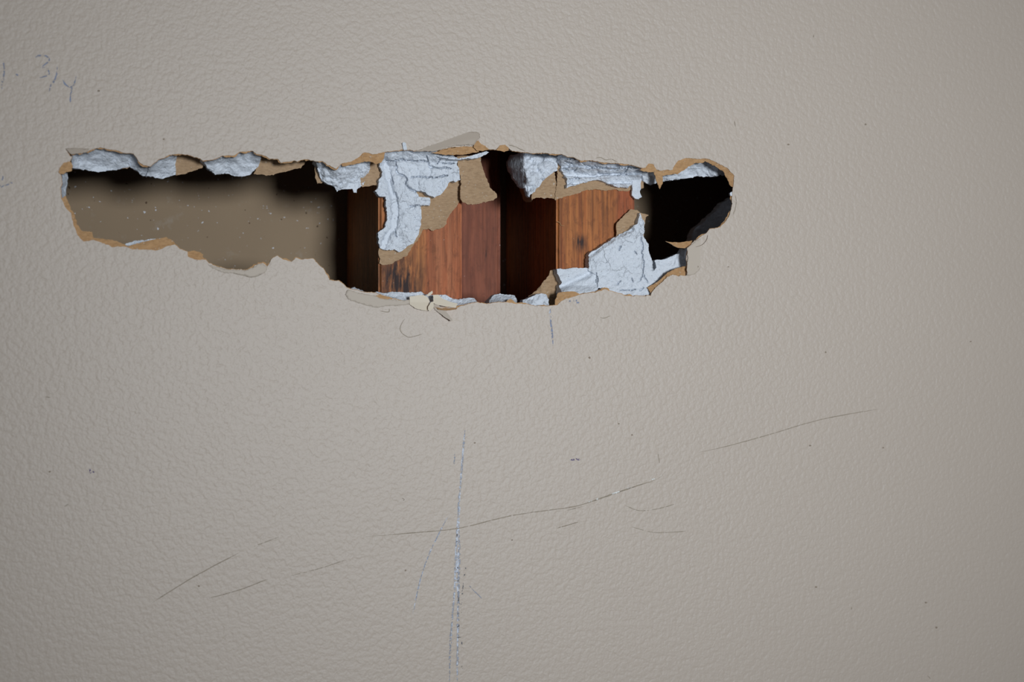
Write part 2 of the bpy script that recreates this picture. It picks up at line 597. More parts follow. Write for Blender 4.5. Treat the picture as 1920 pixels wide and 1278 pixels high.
# ------------------------------------------------------------------ setting
OUT = [(-1.5, 0.0), (1.9, 0.0), (1.9, 2.4), (-1.5, 2.4)]
wall = plate('wall_front', OUT, A, 0.0, 0.45, [M_PAINT, M_TAN, M_TAN])
tag(wall, 'beige textured painted drywall with a long ragged hole, pencil marks and scratches', 'wall', kind='structure')

core_hole = A - normals_in(A) * (7.0 + 26 * np.clip((A[:, 0] - 1325) / 30, 0, 1) * np.clip((A[:, 1] - 325) / 15, 0, 1) + 5.0 * fbm(A[:, 0], A[:, 1], 30, 3, 2))[:, None]
core = plate('gypsum_core', OUT, core_hole, 0.46, 12.6, [M_GYP, M_BRN, M_GYP], wall)
core['label'] = 'white gypsum core of the drywall sheet'

wb = box('wall_back', (-1.5, 0.1017, 0), (1.9, 0.1144, 2.4), [M_SHEET])
tag(wb, 'grey-brown paper back of the far drywall sheet seen through the hole', 'wall', kind='structure')
fl = box('floor', (-1.5, -2.2, -0.05), (1.9, 0.1144, 0.0), [M_FLOOR])
tag(fl, 'grey floor at the foot of the wall', 'floor', kind='structure')
ce = box('ceiling', (-1.5, -2.2, 2.4), (1.9, 0.1144, 2.45), [M_CEIL])
tag(ce, 'white ceiling above the wall', 'ceiling', kind='structure')

# ------------------------------------------------------------------ framing
SF = 12.75
x1a, x1b = X(710, SF), X(867, SF)
s1 = box('wood_stud', (x1a, 0.01275, 0.0), (x1b, 0.1015, 2.4), [M_W1], (x1a, 0.01275, ZC + (639 - 530) / 4.05 * 0.001), 0.0012)
tag(s1, 'orange-brown pine stud with black stains under the larger drywall remnant, left of the dark gap', 'stud', 'studs in the wall cavity')
x2a, x2b = x1b + 0.0002, X(940, 56)
s2 = box('backing_board', (x2a, 0.0560, 0.0), (x2b, 0.1015, 2.4), [M_W2], (x2a, 0.056, 0.0), 0.002)
tag(s2, 'narrow dark reddish-brown board set back beside the left stud', 'board')
x3a, x3b = X(1044, SF), X(1191, SF)
s3 = box('wood_stud', (x3a, 0.01275, 0.0), (x3b, 0.1015, 2.4), [M_W3], (x3a, 0.01275, 0.0), 0.0012)
tag(s3, 'orange-brown wooden stud right of the dark gap, behind the upright white gypsum chunk', 'stud', 'studs in the wall cavity')

for _a, _b in (((1043.6, 383), (1043.9, 412)), ((1044.2, 430), (1044.8, 506))):
    _o = tube('worn_edge', [P(_a[0] + (_b[0] - _a[0]) * t / 8 + 0.3 * math.sin(t * 2.1), _a[1] + (_b[1] - _a[1]) * t / 8, SF - 0.05) for t in range(9)], 0.00022, M_TAN, s3)
    _o['label'] = 'pale frayed edge of the stud'

# ------------------------------------------------------------------ torn face paper around the whole rim
def rim():
    n_in = normals_in(A)
    w = 1.2 + 7.0 * np.clip(fbm(A[:, 0], A[:, 1], 16, 4, 6) + 0.02, 0, 0.5)
    top = np.clip((470 - A[:, 1]) / 60, 0.35, 1)
    w = w * np.where(A[:, 1] < 420, 0.8, 0.75)
    vs, fs = [], []
    n = len(A)
    cur = fbm(A[:, 0], A[:, 1], 22, 3, 9)
    for i in range(n):
        o = A[i] - n_in[i] * 2.0
        q = A[i] + n_in[i] * w[i]
        d = 0.75 + 0.8 * max(0, cur[i]) - 1.1 * max(0, -cur[i] - 0.25)
        a, b = P(o[0], o[1], 0.47), P(q[0], q[1], d)
        vs += [a, b, (b[0], b[1] + 0.00028, b[2]), (a[0], a[1] + 0.00028, a[2])]
    for i in range(n):
        j = (i + 1) % n
        for k in range(4):
            fs.append([4 * i + k, 4 * i + (k + 1) % 4, 4 * j + (k + 1) % 4, 4 * j + k])
    me = bpy.data.meshes.new('torn_paper')
    me.from_pydata(vs, [], fs)
    me.update()
    o = link('torn_paper', me, M_TAN, wall)
    o['label'] = 'thin tan torn paper edge round the hole'
    return o
rim()

def spall(d0=0.9, d1=12.0, L=40.0, pw=0.5, amp=1.2, sc=14.0, seed=0.0, rg=0.5, extra=None):
    def f(x, y):
        t = np.clip(dA(x, y) * inside(np.stack([x, y], 1), A) / L, 0, 1) ** pw
        d = d0 + (d1 - d0) * t + (amp * fbm(x, y, sc, 4, seed) + rg * ridged(x, y, sc * 1.6, 3, seed)) * np.clip(t * 2, 0, 1)
        if extra:
            d = np.minimum(d + extra(x, y), 10.9)
        return np.clip(d, 0.5, 12.5)
    return f

def const(d, amp=0.3, sc=10, seed=0.0):
    return lambda x, y: d + amp * fbm(x, y, sc, 3, seed)

GM = [M_GYP, M_BRN, M_GYP]
def up(pts, k=9):
    return [(a, b - k) for a, b in pts]

# broken gypsum along the upper edge
def gyp(poly, f, seed, **kw):
    return slab('gypsum_edge', poly, f, GM, wall, back=12.6, seed=seed, step=kw.pop('step', 2.6), **kw)

gyp([(133,284),(165,275),(189,268),(215,274),(238,280),(243,290),(242,313),(229,316),(208,320),(189,322.5),(170,321),(147,315.5),(135,315)],
    spall(0.9, 12, 34, 0.5, 1.2, 16, 1), 1)
gyp([(240,281),(252,283),(262,296),(272,303),(279,308),(281,314),(275,332),(264,327),(255,318.6),(243,313)],
    spall(0.9, 12, 22, 0.5, 1.2, 12, 2), 2)
gyp([(274,330),(281,311),(287,300),(298,291),(318,283),(332,281),(331,296),(329,328),(316,331.5),(304,336),(285,331.5)],
    spall(0.9, 12, 36, 0.5, 1.4, 14, 3), 3)
gyp([(378,296),(400,291),(413,286),(441,283),(450,278),(476,276),(484,284),(491,290),(488,302),(483,313),(470,327),(453,331),(438.7,330),(427,325),(403.5,327),(389,315)],
    spall(0.9, 12, 38, 0.5, 1.4, 14, 4), 4)
gyp([(592,296),(606,294),(616,302),(630,308),(640,298),(657,296),(676,289),(694,296),(694,308),(692,329),(680.5,348),(668.7,355),(669,361),(664,360),(661.7,354),
     (645,354),(632,358.5),(626.5,350),(612,344),(603,338),(597,322)],
    spall(0.9, 12, 44, 0.55, 1.8, 11, 5, 0.9), 5, step=2.2)
# broken gypsum right of the second stud, along the upper edge
gyp([(1204,308),(1212,306),(1226,308),(1237,312),(1262,310),(1268,300),(1286,289),(1306,290),(1327,290),(1346,298),(1362,310),(1366,326),(1355,325),(1344,330),(1321,331.5),
     (1310,329.5),(1289,334),(1265,336),(1252,339),(1233,342.5),(1220,346),(1207,341),(1204,326)],
    spall(0.9, 12, 34, 0.5, 1.3, 13, 6), 6)
# left end and lower edge
gyp([(106,322),(117,316),(127,324),(126,345),(122.5,366),(124,380),(131,392),(124,394),(112,380),(107,352)], spall(0.8, 8, 12, 0.6, 0.6, 9, 7), 7, step=2.2)
gyp([(228,468),(232,458.5),(252.6,451.5),(274,450),(300,446),(303,474),(255,475)], spall(1.2, 7, 18, 0.6, 0.6, 9, 8), 8)
gyp([(648,552),(656,542),(665,538.5),(672,542),(684,546.5),(700,553),(690,562),(660,558)], spall(0.9, 4, 9, 0.6, 0.4, 8, 9), 9, step=2.2)
gyp([(700,556),(703,549),(708,546.5),(714,548.5),(720,548.5),(733.6,547),(768,548.3),(792,547.2),(798,552),(814,553),(835,553),(849,560),(861,560.5),
     (870,559.5),(888.5,557.7),(895,566),(893,577),(840,584),(780,580),(720,568)], spall(0.9, 6, 16, 0.6, 0.7, 9, 10, 0.4), 10, step=2.2)
gyp([(916,575),(917,564),(925,552),(937.5,550.6),(965,553),(970,563.5),(971,576)], spall(1.0, 9, 15, 0.6, 0.8, 9, 11, 0.4), 11, step=2.2)

# brown backing paper still hanging behind the upper edge
def paper(name, poly, d, mats, parent, thick=0.45, seed=0.0, amp=0.9, **kw):
    f = d if callable(d) else const(d, 0.5, 14, seed)
    return slab(name, poly, f, mats, parent, thick=thick, seed=seed, amp=amp, step=kw.pop('step', 3.2), **kw)
paper('backing_paper', [(318,276),(345,270),(372,276),(386,290),(382,306),(379,315),(358,321.5),(349,325.7),(331,328.5),(326,312)], 12.0, M_BRN, wall, seed=21)
paper('backing_paper', [(470,282),(496,270),(560,275),(588,282),(577,301),(563,315),(530,322.5),(507,328.5),(476,327),(482,312)], 12.0, M_BRN, wall, seed=22)
paper('backing_paper', [(588,296),(600,298),(608,340),(604,344),(595,343.5),(592,334)], 12.1, M_BRN, wall, seed=23)
paper('backing_paper', [(676,320),(692,305),(708,300),(712,330),(708,348),(696,348),(680,350),(676,344)], 12.05, M_BRN, wall, seed=24)
paper('backing_paper', [(228,292),(243,289),(244,313.5),(229,317)], 11.6, M_BRN, wall, seed=25)

# tan face paper: wider torn strips and tabs
def strip(poly, seed, d=0.8, k=0.10, **kw):
    return paper('torn_paper', poly, lambda x, y: d + k * dA(x, y) * inside(np.stack([x, y], 1), A) + 0.25 * fbm(x, y, 8, 3, seed), M_TAN, wall, 0.35, seed, 0.8, step=2.6, **kw)
strip([(110,322),(113,313),(119,305),(127,302),(134,304),(136,312),(134,320),(124,322),(119,326),(113,326)], 31, -0.7, 0.0)
strip([(116,372),(123.5,367),(133,392),(141,404),(144.6,420.8),(154,432.5),(173,435),(175.5,446),(194,447.7),(217,451),(231.5,458),(240,462),
       (233,466),(208,467),(196,461),(174,453),(155,457),(141,442),(134,422),(130,402),(121,393)], 32, 0.7, 0.04)
strip([(240,463),(252,458),(270,453),(285,450),(299.5,447),(311,444.5),(326,452.4),(329,461),(318,464),(292,473),(250,471)], 33, 0.7, 0.04)
strip([(352,484),(352,470.5),(367,469.5),(373,471),(381,477),(380,486),(385,489),(365,490)], 34, 0.5, 0.02)
strip([(502,505),(494,500),(492,496),(500,498),(505,492),(509,488),(508,500)], 35, 0.7, 0.02)
strip([(527,492),(533,489),(547,492),(552,483),(561,484),(566,488),(580,486),(580,491),(545,496)], 36, 0.6, 0.02)
strip([(676,300),(683,281),(704,285),(722,282),(720,296),(714,306),(706,308),(700,304),(688,303)], 37, 0.4, 0.05)
strip([(642,312),(641,304),(657,300),(672,293),(684,290),(690,298),(680,304),(662,308)], 38, 0.6, 0.05)
strip([(808,286),(828,282),(845,278),(870,274),(889,272),(893,280),(899,284),(880,288),(857,290),(835,290)], 39, 0.7, 0.05)
strip([(888,276),(890,268),(896,263),(902,270),(911,274),(917,280),(905,284),(895,283)], 40, -0.5, 0.06)
strip([(930,282),(938,273),(947,271.5),(953,276),(955,281),(945,284)], 41, -0.4, 0.06)
strip([(1200,318),(1204,315),(1211,313),(1216,305),(1227,307),(1230,316),(1232,322),(1219,323),(1207,322)], 42, 0.1, 0.05)
strip([(1226,322),(1237,318),(1244,317),(1261,316),(1264,311),(1272,299),(1286,294),(1306,296),(1327,296),(1320,303.5),(1303,306),(1290,313),(1273,325),(1243,330),(1242.5,344),(1237.3,354.5),(1232.5,344)],
      43, 0.6, 0.10)
strip([(1318,300),(1327,296),(1344,303),(1363,312),(1378,329),(1376,352),(1371,350),(1364,336),(1356,322),(1340,310)], 44, 0.3, 0.12)
strip([(1328,432),(1350,424),(1361,414),(1369,402),(1373,404),(1362,422),(1352,430),(1332,435)], 45, 0.2, 0.0)
strip([(1283,519),(1288,500),(1285,498),(1270,502),(1252,511),(1236,526),(1214,538),(1219,548),(1224,549),(1231,539),(1243,531),(1252,522),(1261,518)], 46, 0.9, 0.12)
strip([(1040,574),(1041,562),(1045,550),(1056,546),(1078,547),(1088,551),(1084,557),(1068,562),(1054,568),(1047,575)], 47, 0.3, 0.06)
strip([(1122,548),(1128,541),(1134,538),(1141,541),(1146,547),(1134,546)], 48, 0.2, 0.04)
strip([(944,570),(951,563),(958,560),(966,566),(988,568),(1000,574),(968,573)], 49, 0.2, 0.06)
strip([(700,560),(704,554),(712,552),(724,555),(734,558),(736,562),(718,561)], 50, -0.2, 0.0)

# curled tan tip at the right of the hole
tp = paper('torn_paper', [(1247.5,452),(1258,454.5),(1279.6,453.5),(1298,451),(1294,460),(1288,465),(1272.5,464.5),(1263.6,461)],
           lambda x, y: 0.3 - 3.5 * np.clip((1295 - x) / 48, 0, 1) + 1.6 * np.clip((y - 452) / 12, 0, 1), [M_TAN, M_TAN, M_CREAM], wall, 0.5, 51, 0.5, step=2.4)
tp['label'] = 'curled tan paper tip pointing into the hole'

# smooth paint films where the textured coat has come away
def film(poly, f, m, seed, thick=0.14, amp=0.9):
    return slab('peeled_paint', poly, f, [m, M_TAN, m], wall, thick=thick, seed=seed, amp=amp, step=3.0, smooth=True)
film([(777,283),(795,276),(810,267.5),(826,260),(845,253),(864,248),(880,246),(892.5,247),(899,251),(900,258),(893,264),(889,272),(857.5,272.5),(840,276.5),(826,280.5),(814,283.5)],
     lambda x, y: 0.05 - 0.9 * np.clip((y - 246 - np.clip(880 - x, 0, 200) * 0.36) / 16, 0, 1), M_SMOOTH, 61)
film([(648,552),(652,543),(661,545),(684,551),(700,554),(720,560),(745,562),(768,562),(771,570),(740,573.5),(722,574),(708,577),(690,573),(672,567),(661,564),(653,560)],
     lambda x, y: -0.1 - 0.25 * np.clip((572 - y) / 18, 0, 1), M_OLD2, 62)
film([(387,494),(410,501),(432,505.5),(462,506.5),(475,501.5),(484,495),(493,494),(501,500),(500,506),(496,511),(474,519),(455,515),(441,512),(422,512),(405,506)],
     lambda x, y: -0.1 - 0.1 * np.clip((y - 500) / 14, 0, 1), M_OLD2, 63)
film([(1288.5,464),(1300,456),(1313,446),(1322,452),(1323,478),(1316,500),(1302,515),(1288,516),(1289,490)],
     lambda x, y: 0.06 - 0.75 * np.clip((1319 - x) / 32, 0, 1) ** 1.5, M_OLD2, 64)
film([(122.5,278.5),(135,277),(150,278),(168,279),(163,285),(150,288),(137,289.5),(130,286)],
     lambda x, y: -0.1 - 0.7 * np.clip((y - 278) / 11, 0, 1), M_SMOOTH, 65)

# cream flakes and the splinter on the lower edge
def flake(poly, f, m, seed, thick=0.4, label=None):
    o = slab('paint_flake', poly, f, [m, M_TAN, m], wall, thick=thick, seed=seed, amp=0.4, step=2.4)
    if label:
        o['label'] = label
    return o
flake([(768,570),(768,556),(780,553.5),(794,552.5),(803,558),(806,566),(804,575),(802,582.5),(790,581),(778,577.5)],
      lambda x, y: -0.5 - 1.2 * np.clip((y - 566) / 16, 0, 1), M_CREAM, 71, label='cream flake below the hole')
flake([(803,574),(808,566),(814,564),(813,576),(806,583),(802,580)], lambda x, y: -2.2 - 0.08 * (813 - x), M_CREAM, 72)
flake([(800,553),(806,548),(811,544.5),(812,549),(806,554),(802,556)], lambda x, y: -0.4 + 0 * x, M_CREAM, 73)
flake([(812,553),(822,552),(830,560),(845,566),(858,569),(855,576),(838,575),(822,572),(813,568)], lambda x, y: -0.6 - 1.0 * np.clip((y - 558) / 16, 0, 1), M_CREAM, 74)
flake([(811,570),(818,569.5),(828,576),(840,588),(850,600.5),(846,601.5),(829,590.5),(816,580)], lambda x, y: -0.4 - 2.6 * np.clip((x - 812) / 36, 0, 1), M_OLD2, 75, 0.5,
      'splinter of paper standing out below the hole')
flake([(815,574),(828,577),(842,578),(858,576.5),(856,580),(836,582),(822,580)], lambda x, y: -0.6 - 2.0 * np.clip((y - 575) / 6, 0, 1), M_TAN, 76)

# ------------------------------------------------------------------ drywall remnants on the studs
def cracks(x, y, paths, depth=2.6, w=1.05):
    q = np.stack([x, y], 1)
    q = q + np.stack([fbm(x, y, 6, 2, 31), fbm(x, y, 6, 2, 32)], 1) * 3.0
    g = np.zeros(len(q))
    for p in paths:
        d = seg_dist(q, np.array(p, float), False)
        g = np.maximum(g, depth * np.exp(-(d / w) ** 2))
    return g
CR1 = [[(742,300),(742,319),(745,326),(760,330),(763,338),(760,347),(771,354.5),(779,360)], [(799.6,292),(803,303),(806,312)],
       [(771,333),(792,331),(812,333),(838,329)], [(806,312),(822,316),(846,315)], [(737,428),(741,436),(744,443)], [(723,436),(717,452),(721,466)],
       [(768,388),(779,385),(790,386)], [(722,300),(736,303),(752,299),(783,301),(800,303)], [(728,318),(733,330),(737,346)], [(741,360),(745,380),(746,400),(743,425)],
       [(826,300),(818,306)], [(830,306),(850,307)]]
CRL = [[(1201.7,445),(1205,459),(1204,473),(1206,491),(1205,514),(1199,525)], [(1207,516),(1216,529)], [(1191,470),(1193,476)], [(1163,461),(1161,468)], [(1184,521),(1186,526)],
       [(1163.6,526.5),(1157,533.5)], [(1118,512),(1120,526),(1119,536)], [(1162,543),(1180,544),(1192,543)], [(1207,539),(1200,544)], [(1224,490),(1224,506)]]
CR3 = [[(1053,316),(1068,320),(1080,318)], [(1114,310),(1122,316),(1152,318),(1181,314)], [(1120,324),(1126,328),(1152,325),(1176,329)], [(1179,315),(1168,324)],
       [(1066,336),(1084,335)], [(1088,302),(1096,310),(1110,314)], [(1090,326),(1105,330),(1118,329)], [(1060,304),(1072,306)]]
def groove(x, y):
    path = np.array([(722,300),(727,330),(732,352),(738,372),(741,395),(738,425),(728,440),(718,462)], float)
    d = seg_dist(np.stack([x, y], 1), path, False)
    s = 3.2 * np.exp(-(d / 5.5) ** 2)
    plate_ = 0.4 * np.clip((fbm(x, y, 26, 2, 44) + 0.02) * 14, 0, 1)        # flat chipped layers with sharp steps
    return s + plate_ + cracks(x, y, CR1) + 0.6 * fbm(x, y, 5, 3, 45)

def remnant(name, base, label):
    e = empty(name, base)
    return tag(e, label, 'drywall remnant')

r1 = remnant('drywall_remnant', P(790, 495, 12.6), 'largest white gypsum remnant hanging down over the left stud with brown paper edges')
slab('gypsum_core', [(714,297),(720.8,280),(760,276),(796,277),(822,285),(845,289),(858,295),(857,307.6),(862.5,322.6),(862.5,337.6),(843,342),(837,352.7),(829.7,364),(814.6,370.5),
     (803,364),(796,359),(788,356.4),(779,359),(788,367.7),(807,370.5),(806,383.7),(788,385.5),(790,401.5),(790,420),(784.6,439),(775,456),(760,465),(747,472),
     (741,468),(724.5,469),(711,465),(709.5,446.6),(708.5,436),(722.6,425),(725,409),(722.6,369.6),(709.5,366),(705,359),(709.5,352.7),(709.5,337.6),(715,330),(718,320.7),(711,315)],
     spall(1.0, 8.2, 24, 0.6, 1.4, 22, 12, 0.55, groove), GM, r1, back=12.2, seed=12, step=1.4, amp=1.25)
paper('backing_paper', [(712,300),(858,296),(865,300),(865,371.5),(854,390),(844.7,399.6),(839,409),(837,420),(828,428),(811,433.4),(803,428),(794,429.7),(786.5,444.7),(771.5,463),
      (763,478.5),(744,489),(733.6,495.7),(721.5,497.5),(712,494),(710,470),(712,440),(727,425),(728,368),(712,355)],
      lambda x, y: 12.15 - 1.6 * np.clip((dA(x, y) - 95) / 60, 0, 1) * np.clip((x - 780) / 40, 0, 1) + 0.4 * fbm(x, y, 16, 3, 3), [M_BRN], r1, 0.4, 81, 1.0, step=2.8)
r1b = empty('paper_flap', P(895, 300, 10.5))
tag(r1b, 'brown paper flap hanging in front of the narrow reddish board', 'paper flap')
paper('paper', [(856,292),(901,290),(903,309.5),(907.6,322.7),(915,339.6),(920.8,352.7),(932,364),(932,369.6),(924.5,375),(909.5,379),(890.7,383.7),(875.7,382),(867,378),(862.5,371.5),(864,341)],
      lambda x, y: 9.5 + 0.9 * fbm(x, y, 30, 3, 5) - 1.2 * np.clip((y - 340) / 40, 0, 1), [M_BRN], r1b, 0.9, 82, 0.9, step=2.8)
slab('gypsum_lip', [(820,293),(856,297),(880,293),(897,287),(912,283),(917,285),(908,291),(895,296.5),(870,298),(845,299)],
     const(3.5, 1.0, 10, 4), GM, r1b, back=10.5, seed=83, step=2.2)

m1 = remnant('gypsum_chunk', P(1000, 380, 12.6), 'jagged wedge of gypsum half in shadow hanging in the dark gap between studs')
def wedge(x, y):
    rx = 985 + (y - 318) * 0.10
    left = np.clip((rx - x) / 32, 0, 1)
    return 5.5 + 20 * left + 4.0 * np.clip((x - rx) / 55, 0, 1) + (3.0 * fbm(x, y, 18, 4, 14) + 1.5 * ridged(x, y, 22, 3, 4)) * (1 - 0.75 * np.clip(left * 4, 0, 1)) + 4.5 * np.clip((312 - y) / 24, 0, 1)
slab('gypsum_core', [(952.7,302),(960,291),(990,283),(1009,284),(1044.8,288),(1045.7,319),(1035,326),(1020,337.7),(1009,351),(1003.4,360),(992,368.7),(988.4,366),(984.6,352.7),(973,349),(964,332),(954.6,319)],
     wedge, GM, m1, thick=3.0, seed=14, step=2.2, amp=1.1)
paper('backing_paper', [(958,318),(973,350),(981,375),(988.4,379),(996,378),(999.7,373),(1009,369.6),(1028,371.5),(1042,373),(1043,352.7),(1041,326),(1030,310),(990,310)],
      lambda x, y: 12.8 + 42 * np.clip((996 - x) / 32, 0, 1) + 0.5 * fbm(x, y, 10, 3, 2), M_BRN, m1, 0.5, 84, 1.1, step=2.8)

r3 = remnant('drywall_remnant', P(1120, 370, 12.6), 'wide layered gypsum remnant across the top of the right stud with brown paper below')
def layers(x, y):
    s = y + 4 * fbm(x, y, 30, 2, 3)
    return 2.8 * ((s / 15.0) % 1.0) - 1.0 + cracks(x, y, CR3) + 0.6 * fbm(x, y, 5, 3, 46)
slab('gypsum_core', [(1051,298),(1060,287),(1077.5,289),(1089,294),(1111,295),(1134,298),(1180,302),(1196,307),(1204,312),(1203,322),(1202,335),(1186,337),(1184,348),(1175,352),(1160,351),
     (1145,346),(1135.6,342.5),(1126,337),(1111,338),(1096,342.5),(1083,346),(1062.5,352),(1064,335),(1052,318)],
     spall(1.0, 9.0, 24, 0.6, 1.0, 18, 15, 0.4, layers), GM, r3, back=12.2, seed=15, step=1.5)
paper('backing_paper', [(1045,300),(1060,290),(1190,305),(1206,320),(1207,352),(1196,356),(1186,354),(1175,358.4),(1152.5,355.6),(1134,356.6),(1115,354.7),(1102,355.6),(1087,361),(1064,367),
      (1044,373),(1040,374),(1044,340),(1046,320)], const(12.2, 0.5, 14, 6), M_BRN, r3, 0.4, 85, 1.0, step=2.8)
slab('gypsum_shard', [(1186,330),(1198,328),(1203,334),(1202,348),(1200,361),(1203,369),(1198.5,373.4),(1190,371.6),(1185.5,365)],
     lambda x, y: 10.2 + 0.8 * fbm(x, y, 8, 3, 1) + 1.5 * np.clip((x - 1195) / 8, 0, 1), GM, r3, thick=1.8, seed=16, step=2.0)

l1 = remnant('gypsum_chunk', P(1165, 550, 12.6), 'big upright white gypsum chunk rising from the lower edge over the right stud')
def lowchunk(x, y):
    up_ = np.clip((552 - y) / 150, 0, 1)
    lft = np.clip((1122 - x) / 18, 0, 1)
    right = np.clip((x - 1212) / 40, 0, 1)
    b = 2.0 + 5.5 * up_ ** 0.7 + 2.6 * right + 0.35 * fbm(x, y, 24, 4, 17) + 0.12 * ridged(x, y, 20, 3, 7)
    lip = np.clip(1 - (seg_dist(np.stack([x, y], 1), np.array([(1104,480),(1131,460),(1155,443),(1184,430)], float), False)) / 6, 0, 1)
    b = b + 0.25 * np.clip((fbm(x, y, 30, 2, 47) + 0.03) * 10, 0, 1) + cracks(x, y, CRL, 1.7, 0.95) + 0.55 * fbm(x, y, 5.5, 3, 48)
    return np.clip(b + 1.6 * lip + 1.2 * lft, 0.6, 12.0)
slab('gypsum_core', [(1200,399),(1204,408),(1209,418),(1207,443),(1216,457),(1216.7,473),(1222,484),(1223,497),(1226,508),(1230,500),(1228,487),(1239,487.5),(1247.7,484),(1272.5,475),(1279.6,466),(1286,470),
     (1289,500),(1270,508),(1252,518),(1222,534),(1214,540),(1224,549),(1220,558),(1201.7,560),(1173,559),(1143,550),(1120,540),(1118,516),(1104,505),(1105,475),(1131,459),(1155.6,441.5),(1184,429),(1194.6,418)],
     lowchunk, GM, l1, back=12.3, seed=17, step=1.3, amp=1.3, shrink=0.0)
paper('backing_paper', [(1182,392),(1194.6,393),(1201,399),(1216,402.5),(1210.5,408),(1208,420),(1207,445),(1180,450),(1155,452),(1155.6,440.6),(1156.5,418)],
      lambda x, y: 10.8 + 0.5 * fbm(x, y, 12, 3, 8) - 1.0 * np.clip((1185 - x) / 30, 0, 1), M_BRN, l1, 0.7, 86, 0.8, step=2.6)
l2 = remnant('gypsum_chunk', P(1080, 546, 12.6), 'low cracked gypsum chunk on the lower edge, left of the upright chunk')
def lowchunk2(x, y):
    d = seg_dist(np.stack([x, y], 1), np.array([(1048,540),(1070,528),(1095,517),(1104,512)], float), False)
    return np.clip(6.5 - 0.05 * (y - 500) + 2.4 * np.exp(-(d / 6) ** 2) - 3.0 * np.clip((y - 535) / 14, 0, 1) + 0.8 * fbm(x, y, 12, 4, 18), 0.8, 12)
slab('gypsum_core', [(1044,504.5),(1066.5,503),(1092,501.5),(1102,503),(1118,511),(1122,534),(1121,548),(1101,551),(1070,556),(1056,552),(1052,546),(1047.6,537.7),(1053,529),(1046,512)],
     lowchunk2, GM, l2, back=12.3, seed=18, step=2.2)

l3 = empty('drywall_fragment', P(1020, 572, 10))
tag(l3, 'small fragment of brown paper and white gypsum in the bottom corner of the dark gap', 'drywall fragment')
paper('backing_paper', [(1032,506),(1040.7,504),(1046,510),(1054.5,527),(1047,539),(1043,551),(1047,574),(1026,578),(1009,574),(992,572),(990.8,556),(1006,544.6),(1020,527),(1030,513.6)],
      lambda x, y: 11.3 + 1.2 * fbm(x, y, 14, 3, 9) + 2.0 * np.clip((1015 - x) / 25, 0, 1), M_BRN, l3, 0.7, 87, 0.9, step=2.4)
slab('gypsum_core', [(979,563),(987,560),(997.7,555),(1008,552),(1015,550.5),(1023.5,551.5),(1029.5,560),(1030,578),(1000,580),(985,577)],
     lambda x, y: np.clip(6.0 - 0.14 * (y - 552) + 1.2 * fbm(x, y, 9, 4, 19) + 1.6 * np.clip((995 - x) / 14, 0, 1), 0.9, 11), GM, l3, back=11.0, seed=19, step=2.0)

q1 = slab('loose_drywall_piece', [(1290,462),(1296,448),(1298,438),(1304,427),(1317,418),(1330,406),(1343,393.6),(1352,384),(1361,376),(1374,368),(1395,380),(1390,420),(1360,450),(1320,470)],
          lambda x, y: 14.5 + 0.22 * (1390 - x) + 1.5 * fbm(x, y, 20, 4, 20), GM, None, thick=6.0, seed=20, step=3.0)
tag(q1, 'shadowed blue-grey drywall piece lying behind the right end of the hole', 'drywall piece')

# small loose bits
c1 = slab('plaster_crumb', [(754.5,268),(757,266.5),(761,267.5),(763,279),(764,281),(757,281.5)], lambda x, y: -1.4 + 0.05 * (y - 266), M_GYP, None, thick=0.9, seed=91, step=1.8, amp=0.4)
tag(c1, 'tiny white plaster crumb standing on the upper edge of the hole', 'crumb')
c2 = slab('plaster_crumb', [(1369,362),(1372,359),(1375,362),(1374,367),(1370,367)], lambda x, y: 0.2 + 0 * x, M_GYP, None, thick=1.2, seed=92, step=1.6, amp=0.4)
tag(c2, 'tiny pale crumb caught on the right edge of the hole', 'crumb')
h1 = tube('hair', [P(a, b, -0.12 - 0.25 * math.sin(k / 24 * 3.1)) for k, (a, b) in enumerate(curve_pts([(1327,440.6),(1324.5,450),(1316,459),(1301,463.6)]))], 0.00007, M_HAIR)
tag(h1, 'short curved brown hair on the wall by the curled paper tip', 'hair')
h2 = tube('wood_fibre', [P(a, b, SF - 0.5) for a, b in curve_pts([(1044,415),(1049,417),(1052,422),(1058,423)])], 0.00013, M_TAN)
tag(h2, 'thin curled wood fibre on the left edge of the right stud', 'fibre')

# ------------------------------------------------------------------ marks on the painted face
def line(name, pts, w, m, seed=0.0, taper=True, wob=0.5, lift=0.00004):
    return ribbon(name, curve_pts(pts, 20) if len(pts) > 2 else pts, w, m, wall, lift, seed, taper, wob)

for k, (pts, w, m) in enumerate([
    ([(872,803),(868,850),(864,900),(860,945),(858,975)], 4.0, M_PENCIL),
    ([(871,810),(867,855),(863,905),(861,960),(860,1010)], 3.0, M_CHALK),
    ([(857,975),(855,1030),(853,1085),(851,1122),(847,1170),(844,1220),(843,1282)], 4.2, M_PENCIL),
    ([(855,1000),(854,1060),(852,1110),(848,1160),(846,1200)], 2.6, M_CHALK),
    ([(861,985),(861,1040),(860,1090),(859,1150),(858,1210),(857,1282)], 4.6, M_PENCIL),
    ([(860,1000),(859.5,1060),(858,1120),(858,1180),(857,1282)], 2.8, M_CHALK),
    ([(858,960),(857,1010),(856,1060),(857,1110)], 3.4, M_CHALK),
    ([(853,848),(852,862),(851,872)], 2.6, M_PENCIL),
    ([(845,962),(836,974),(824,998),(806,1035),(790,1080),(779,1125),(774,1150)], 2.6, M_CHALK),
    ([(842,966),(826,994),(804,1040),(788,1086),(775,1150)], 2.2, M_PENCIL),
    ([(876,1093),(886,1104),(904,1122)], 2.0, M_PENCIL)]):
    line('pencil_line', pts, w, m, 0.7 * k + 1)
